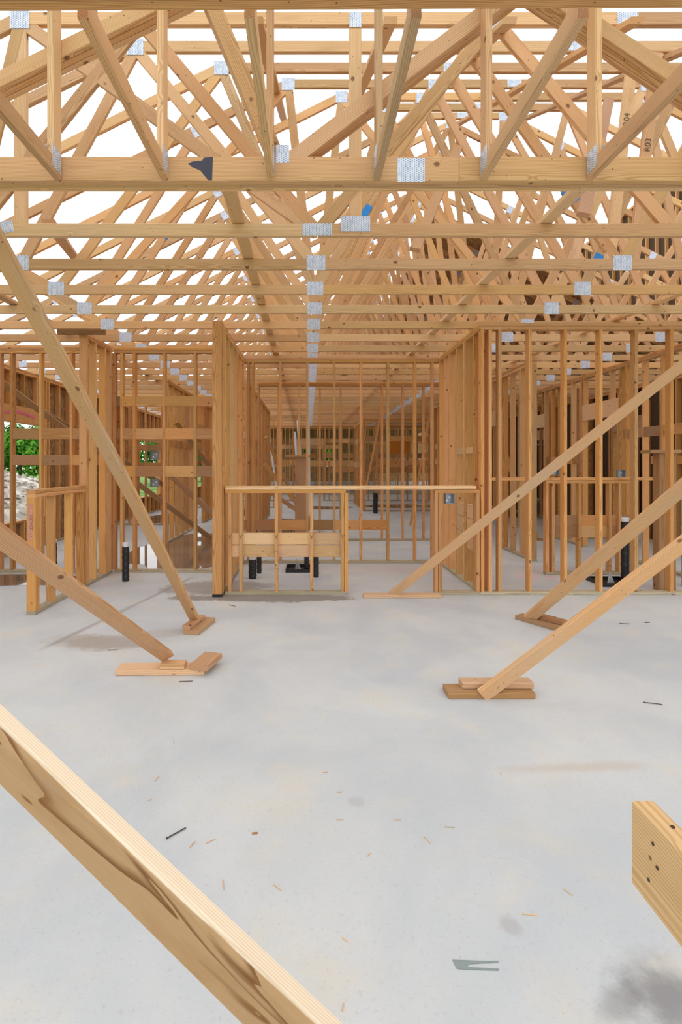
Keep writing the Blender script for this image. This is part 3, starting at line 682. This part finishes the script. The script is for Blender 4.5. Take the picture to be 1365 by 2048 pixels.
# horizontal rail at lower right running toward the viewer
rl = thing('guard_rail', (.562, -.5, 0), 'close horizontal rail end with nail heads at the lower right edge', 'rail')
board('rail', rl, (.562, .852, .848), (.562, -.75, .848), .14, ST, (0, 0, 1), 'fresh')
board('post', rl, (.605, -.55, 0), (.605, -.55, 1.0), SW, ST, (0, 1, 0), 'pine')
for (yy, zz) in ((.80, .885), (.79, .855), (.81, .82)):
    bm = bmesh.new(); add_cyl(bm, (.5445, yy, zz), (.542, yy, zz), .0030, seg=14); tag(bmesh_obj('nail_head', bm, 'darksteel', rl), 'dark nail head')
bm = bmesh.new(); add_cyl(bm, (.567, .79, .917), (.567, .79, .9195), .0032, seg=14); bmesh_obj('nail_head', bm, 'darksteel', rl)

# ================================================================== PIPES, BOXES
def pipe(x, Y, h, r, label, cap=True, grey=False, z0=0):
    p = thing('drain_pipe', (x, Y, z0), label, 'pipe')
    bm = bmesh.new(); add_cyl(bm, (x, Y, z0), (x, Y, h-(.05 if cap else 0)), r, seg=24)
    for i in range(5):
        zz = z0+(h-z0-.05)*(i+.6)/5.5; add_cyl(bm, (x+.002*(-1)**i, Y, zz), (x, Y+.002, zz+.028), r*1.08, r*1.03, 24)
    bmesh_obj('pipe_body', bm, 'greypipe' if grey else 'black', p)
    if cap:
        bm = bmesh.new(); add_cyl(bm, (x, Y, h-.06), (x, Y, h), r*.86, seg=24); add_cyl(bm, (x, Y, h-.022), (x, Y, h+.002), r*.98, seg=24); bmesh_obj('pipe_cap', bm, 'white', p)
pipe(-2.34, 6.48, .49, .042, 'black wrapped drain pipe with white cap, left of the tall brace')
pipe(-3.22, 6.36, .55, .055, 'black drain pipe with large white cap behind the marked post')
pipe(-.735, 6.63, .30, .05, 'fat black pipe stub behind the serving half wall, left one')
pipe(-.68, 6.95, .34, .032, 'thin black pipe stub just behind the fat one', False)
pipe(-.03, 7.18, .30, .034, 'black pipe with white top rising from the floor box', True)
pipe(.095, 6.72, .42, .038, 'black pipe right of the floor box behind the half wall', False)
pipe(3.98, 6.38, .82, .048, 'tall black pipe with white cap behind the right braces')
pipe(4.62, 6.2, 1.12, .055, 'grey pipe at the far right edge', False, True)
for x, Y in ((.98, 18.6), (2.05, 15.8), (4.1, 15.9), (-.85, 19.5)): 
    pass
for (x, Y, l) in ((2.05, 15.6, 'distant black pipe beside the far room corner'), (4.0, 15.7, 'distant black pipe in front of the far room wall')): pipe(x, Y, .62, .07, l, False)
def tray(x, Y, wx_, wy, label):
    p = thing('floor_box', (x, Y, 0), label, 'box'); bm = bmesh.new(); t = .012; h = .045
    add_box(bm, x-wx_, x+wx_, Y-wy, Y+wy, .001, .006)
    add_box(bm, x-wx_, x+wx_, Y-wy, Y-wy+t, .006, h); add_box(bm, x-wx_, x+wx_, Y+wy-t, Y+wy, .006, h)
    add_box(bm, x-wx_, x-wx_+t, Y-wy+t, Y+wy-t, .006, h); add_box(bm, x+wx_-t, x+wx_, Y-wy+t, Y+wy-t, .006, h)
    bmesh_obj('tray', bm, 'black', p)
    bm = bmesh.new()
    for i in range(3): add_cyl(bm, (x-.06+.03*i, Y-.03, .01), (x-.05+.01*i, Y-.04, .16-.03*i), .014, .004, 8)
    bmesh_obj('plastic_wrap', bm, 'greypipe', p)
tray(-.12, 7.18, .20, .20, 'black plastic floor box set in the slab behind the half wall')
tray(3.80, 6.36, .22, .2, 'black plastic floor box at the foot of the right pipe')
def ebox(x, y, z, s, label, rot=0):
    p = thing('electrical_box', (x, y, z), label, 'electrical box'); bm = bmesh.new(); t = .004; d = .05
    add_box(bm, -s, s, 0, t, -s, s)
    for (a, b, c, e) in ((-s, -s+t, -s, s), (s-t, s, -s, s), (-s, s, -s, -s+t), (-s, s, s-t, s)): add_box(bm, a, b, -d, 0, c, e)
    bmesh_obj('housing', bm, 'steel', p, Matrix.Translation((x, y, z)) @ Matrix.Rotation(rot, 4, 'Z'))
    bm = bmesh.new(); add_cyl(bm, (-s*.4, -.004, -s*.4), (-s*.4, 0.001, -s*.4), s*.25, seg=14); add_cyl(bm, (s*.3, -.004, s*.2), (s*.3, .001, s*.2), s*.2, seg=14)
    bmesh_obj('knockout', bm, 'white', p, Matrix.Translation((x, y, z)) @ Matrix.Rotation(rot, 4, 'Z'))
ebox(1.60, A+.04, 1.10, .056, 'galvanized electrical box on the short stub wall', .25)
ebox(4.17, 6.80, 1.37, .05, 'galvanized electrical box above the far half wall at right')
ebox(3.30, 6.82, 1.39, .045, 'galvanized electrical box left of the long right brace')
ebox(-3.12, 10.3, 1.68, .085, 'grey electrical box between blocking rows in the left distance')
ebox(-3.12, 10.3, 1.12, .085, 'grey electrical box under the lower blocking row in the left distance')
# white plastic pipes leaning far back
for i, (a, b) in enumerate((((-.28, 13.0, 2.62), (-.12, 12.4, .02), ), ((-.36, 13.3, 2.35), (-.22, 12.9, .02)), ((-1.3, 15.8, 2.75), (-.85, 15.3, .02)), ((.0, 15.3, 2.85), (.03, 14.9, .02)))):
    bm = bmesh.new(); add_cyl(bm, a, b, .032, seg=12)
    tag(bmesh_obj('plastic_conduit', bm, 'white'), ['thicker white pipe leaning in the far centre', 'thinner white pipe beside the thicker leaning one', 'slanted white pipe leaning left of the far centre', 'upright white pipe standing right of the capped post'][i], 'pipe', 'white pipes leaning in the distance')
# orange and green marks far away
single('orange_sheet', (3.2, 20.988, 2.2), (4.2, 20.988, 2.2), .5, .02, (0, 0, 1), 'orange', 'orange sheet hanging beyond the far room', 'sheet')

# ================================================================== PUDDLES
def puddle(cx, cy_, rx, ry, label, seed):
    bm = bmesh.new(); n = 64
    ring = []
    for i in range(n):
        a = 2*PI*i/n; k = 1+.28*noise.noise(Vector((math.cos(a)*1.5, math.sin(a)*1.5, seed)))+.09*noise.noise(Vector((math.cos(a)*5, math.sin(a)*5, seed)))
        ring.append((cx+rx*k*math.cos(a), cy_+ry*k*math.sin(a)))
    v0 = [bm.verts.new((x, y, .0006)) for x, y in ring]; v1 = [bm.verts.new((x, y, .0028)) for x, y in ring]
    bm.faces.new(v1); bm.faces.new(v0[::-1])
    for i in range(n): bm.faces.new((v0[i], v0[(i+1) % n], v1[(i+1) % n], v1[i]))
    tag(bmesh_obj('puddle', bm, 'water'), label, 'puddle')
puddle(-1.95, 9.1, 1.05, 1.95, 'large brown puddle behind the three-row wall, reflecting studs', 1)
puddle(-3.75, 6.55, .85, .38, 'shallow puddle at the left edge behind the marked post', 4)
puddle(-.72, 12.3, .75, 2.0, 'puddle behind the capped centre post', 7)
puddle(.35, 17.6, 1.1, .75, 'round distant puddle in the far centre room', 11)
puddle(6.0, 15.8, .9, 1.6, 'distant puddle seen past the right corner post', 13)
puddle(3.3, 18.3, 1.3, .8, 'dark distant puddle under the far room wall', 17)
puddle(-3.9, 14.2, .8, 1.3, 'far puddle in the left distance', 19)

# ================================================================== SMALL THINGS ON THE SLAB
def nail(px, py, L, rot, label, r=.0024):
    x, y = F(px, py); d = Vector((math.cos(rot), math.sin(rot), 0)); c = Vector((x, y, r*1.9))
    t = thing('loose_nail', (x, y, 0), label, 'nail'); bm = bmesh.new(); add_cyl(bm, c-d*L/2, c+d*L/2, r, seg=8); bmesh_obj('shank', bm, 'darksteel', t)
    bm = bmesh.new(); add_cyl(bm, c-d*L/2, c-d*(L/2-.002), r*2, seg=10); bmesh_obj('nail_head', bm, 'darksteel', t)
nail(353, 1668, .085, .75, 'rusty nail lying on the open slab at centre left')
nail(226, 1301, .075, .05, 'nail lying on the brown stain')
nail(1307, 1408, .10, -.3, 'bent dark nail lying near the right edge')
nail(372, 1364, .09, .1, 'nail in front of the thick end block')
nail(465, 1212, .09, -.6, 'nail lying before the damp patch')
nail(1250, 1248, .08, -.2, 'small nail behind the nearest right brace')
def sliver(px, py, L, rot, wd=.003, mat='fresh', name='wood_splinter', label='thin pale wood splinter lying on the concrete', cat='splinter', group='wood splinters scattered on the slab'):
    x, y = F(px, py); d = Vector((math.cos(rot), math.sin(rot), 0))*L/2; c = Vector((x, y, .0016))
    m, LL = frame(c-d, c+d, (-d.y, d.x, 0)); me = lumber_mesh(round(LL, 3), wd, .002, M[mat]); return tag(link(name, me, None, None, m), label, cat, group)
for px, py, L, r_ in ((348, 1484, .03, 1.9), (314, 1558, .04, 1.4), (385, 1690, .035, 1.2), (422, 1683, .04, .6), (447, 1770, .045, 1.8), (555, 1775, .04, 2.4), (680, 1640, .03, 0), (795, 1640, .035, 0), (855, 1680, .045, 2.0), (738, 1710, .02, .9), (680, 1585, .03, .4), (1003, 1547, .02, 1.7), (690, 1880, .025, 2.5), (686, 2015, .02, 1.3), (1137, 1785, .035, 2.1), (1060, 1830, .05, -.1), (1300, 1399, .07, 0), (900, 1655, .04, -.1), (300, 1600, .02, .8), (650, 1545, .03, .2)):
    sliver(px, py, L, r_)
sliver(510, 1667, .022, .1, .010, 'weathered', 'bark_chip', 'small dark chip lying at centre of the open slab', 'chip', 'x'); bpy.data.objects['bark_chip'].pop('group', None) if False else None
del bpy.data.objects['bark_chip']['group']
sliver(1295, 1245, .05, .2, .02, 'black', 'dark_scrap', 'small black scrap by the right wall sole plate', 'scrap', None)
bm = bmesh.new()
pp = [(905, 1920), (938, 1921), (975, 1923), (998, 1922), (997, 1926), (966, 1927), (940, 1929), (934, 1934), (960, 1936), (999, 1938), (998, 1942), (960, 1941), (930, 1940), (914, 1938), (910, 1930)]
vv = [bm.verts.new((*F(a, b), .0012)) for a, b in pp]; bm.faces.new(vv)
M['greypaint'] = plain('grey_green_paint', (.24, .29, .28), .6)
tag(bmesh_obj('paint_smear', bm, 'greypaint'), 'grey-green paint smear with two prongs on the slab', 'paint mark')
# pink layout scribbles on the slab
def scribble(pts, label):
    bm = bmesh.new()
    for s in pts:
        for i in range(len(s)-1):
            a, b = Vector((*F(*s[i]), 0)), Vector((*F(*s[i+1]), 0)); d = (b-a); n = Vector((-d.y, d.x, 0)).normalized()*.012
            v = [bm.verts.new((q.x, q.y, .0011)) for q in (a-n, b-n, b+n, a+n)]; bm.faces.new(v)
    tag(bmesh_obj('chalk_marking', bm, 'pinkfaint'), label, 'paint mark')
M['pinkfaint'] = plain('faded_pink_chalk', (.85, .45, .55), .8)
scribble([[(1035, 1147), (1050, 1151), (1040, 1156)], [(1060, 1148), (1075, 1150), (1066, 1157), (1076, 1160)], [(1088, 1154), (1098, 1152), (1108, 1157), (1094, 1160)], [(1112, 1160), (1122, 1162)]], 'faded pink scribbles on the slab behind the right stud wall')
# ================================================================== OUTDOORS
def bush(x, y, h, wd, label, seed):
    t = thing('tree', (x, y, -.17), label, 'tree', 'trees beyond the left wall')
    bm = bmesh.new(); rr = random.Random(seed)
    add_cyl(bm, (x, y, -.17), (x, y, h*.55), .16, .07, 10); bmesh_obj('trunk', bm, 'trunk', t)
    bm = bmesh.new(); blobs = [(x+rr.uniform(-wd, wd)*.7, y+rr.uniform(-wd, wd)*.7, rr.uniform(.22, .78)*h, rr.uniform(.28, .5)*wd) for _ in range(16)]
    for (bx, by, bz, br) in blobs:
        for _ in range(230):
            u = Vector((rr.gauss(0, 1), rr.gauss(0, 1), rr.gauss(0, 1))).normalized(); c = Vector((bx, by, bz))+u*br*rr.uniform(.75, 1.05)
            a = Vector((rr.gauss(0, 1), rr.gauss(0, 1), rr.gauss(0, 1))).normalized(); b = a.cross(u).normalized() if abs(a.dot(u)) < .95 else Vector((1, 0, 0)); s = rr.uniform(.09, .2)
            e = (u+a*.7).cross(b).normalized()
            v = [bm.verts.new(c+b*s), bm.verts.new(c+e*s*.6), bm.verts.new(c-b*s), bm.verts.new(c-e*s*.6)]; bm.faces.new(v)
    me = bpy.data.meshes.new('foliage'); bm.to_mesh(me); bm.free(); link('foliage', me, M['leaf'], t, Matrix())
bl = ['dense green tree at the far left edge', 'green tree seen through the left window opening', 'green tree right of the window opening', 'green tree seen through the far left studs', 'green tree behind the far blocking', 'green tree farther along the outer wall', 'green tree near the far left wall end', 'green tree beyond the building end', 'green tree glimpsed through the far end opening, left of centre', 'green tree glimpsed through the far end opening, right of centre']
for i, (x, y, h) in enumerate(((-23.5, 36, 4.2), (-20.5, 36, 4.6), (-18, 37, 4.3), (-14.5, 38, 4.5), (-12.5, 44, 4.8), (-10.5, 50, 5), (-9.5, 58, 5.5), (-26.5, 37, 4.6), (-.5, 54, 5), (2.5, 55, 5))): bush(x, y, h, 2.3, bl[i], i+3)
bm = bmesh.new(); n = 44; rows = []
for i in range(n+1):
    row = []
    for j in range(n+1):
        x = -16.5+11*i/n; y = 9+14*j/n
        d = math.sqrt(((x+11.4)/4.6)**2+((y-15.5)/5.8)**2); z = -.2+max(0, 1.62*(1-d*d))+(.10*noise.noise(Vector((x*2.3, y*2.3, 0)))+.08*noise.noise(Vector((x*6, y*6, 3)))) *(1 if d < 1 else .2)
        row.append(bm.verts.new((x, y, z)))
    rows.append(row)
for i in range(n):
    for j in range(n): bm.faces.new((rows[i][j], rows[i+1][j], rows[i+1][j+1], rows[i][j+1]))
rr = random.Random(5)
for _ in range(2600):
    x = rr.uniform(-16, -6.8); y = rr.uniform(9.5, 21.5); d = math.sqrt(((x+11.4)/4.6)**2+((y-15.5)/5.8)**2)
    if d > 1.03: continue
    z = -.2+max(0, 1.62*(1-d*d)); s = rr.uniform(.05, .16)
    v = [bm.verts.new((x+s*rr.uniform(-1, 1), y+s*rr.uniform(-1, 1), z+s*rr.uniform(-.3, .8))) for _ in range(6)]
    try: bmesh.ops.convex_hull(bm, input=v)
    except Exception: pass
o = bmesh_obj('rubble_heap', bm, 'rock'); tag(o, 'pale heap of broken stone outside the left wall', 'rubble', kind='stuff')
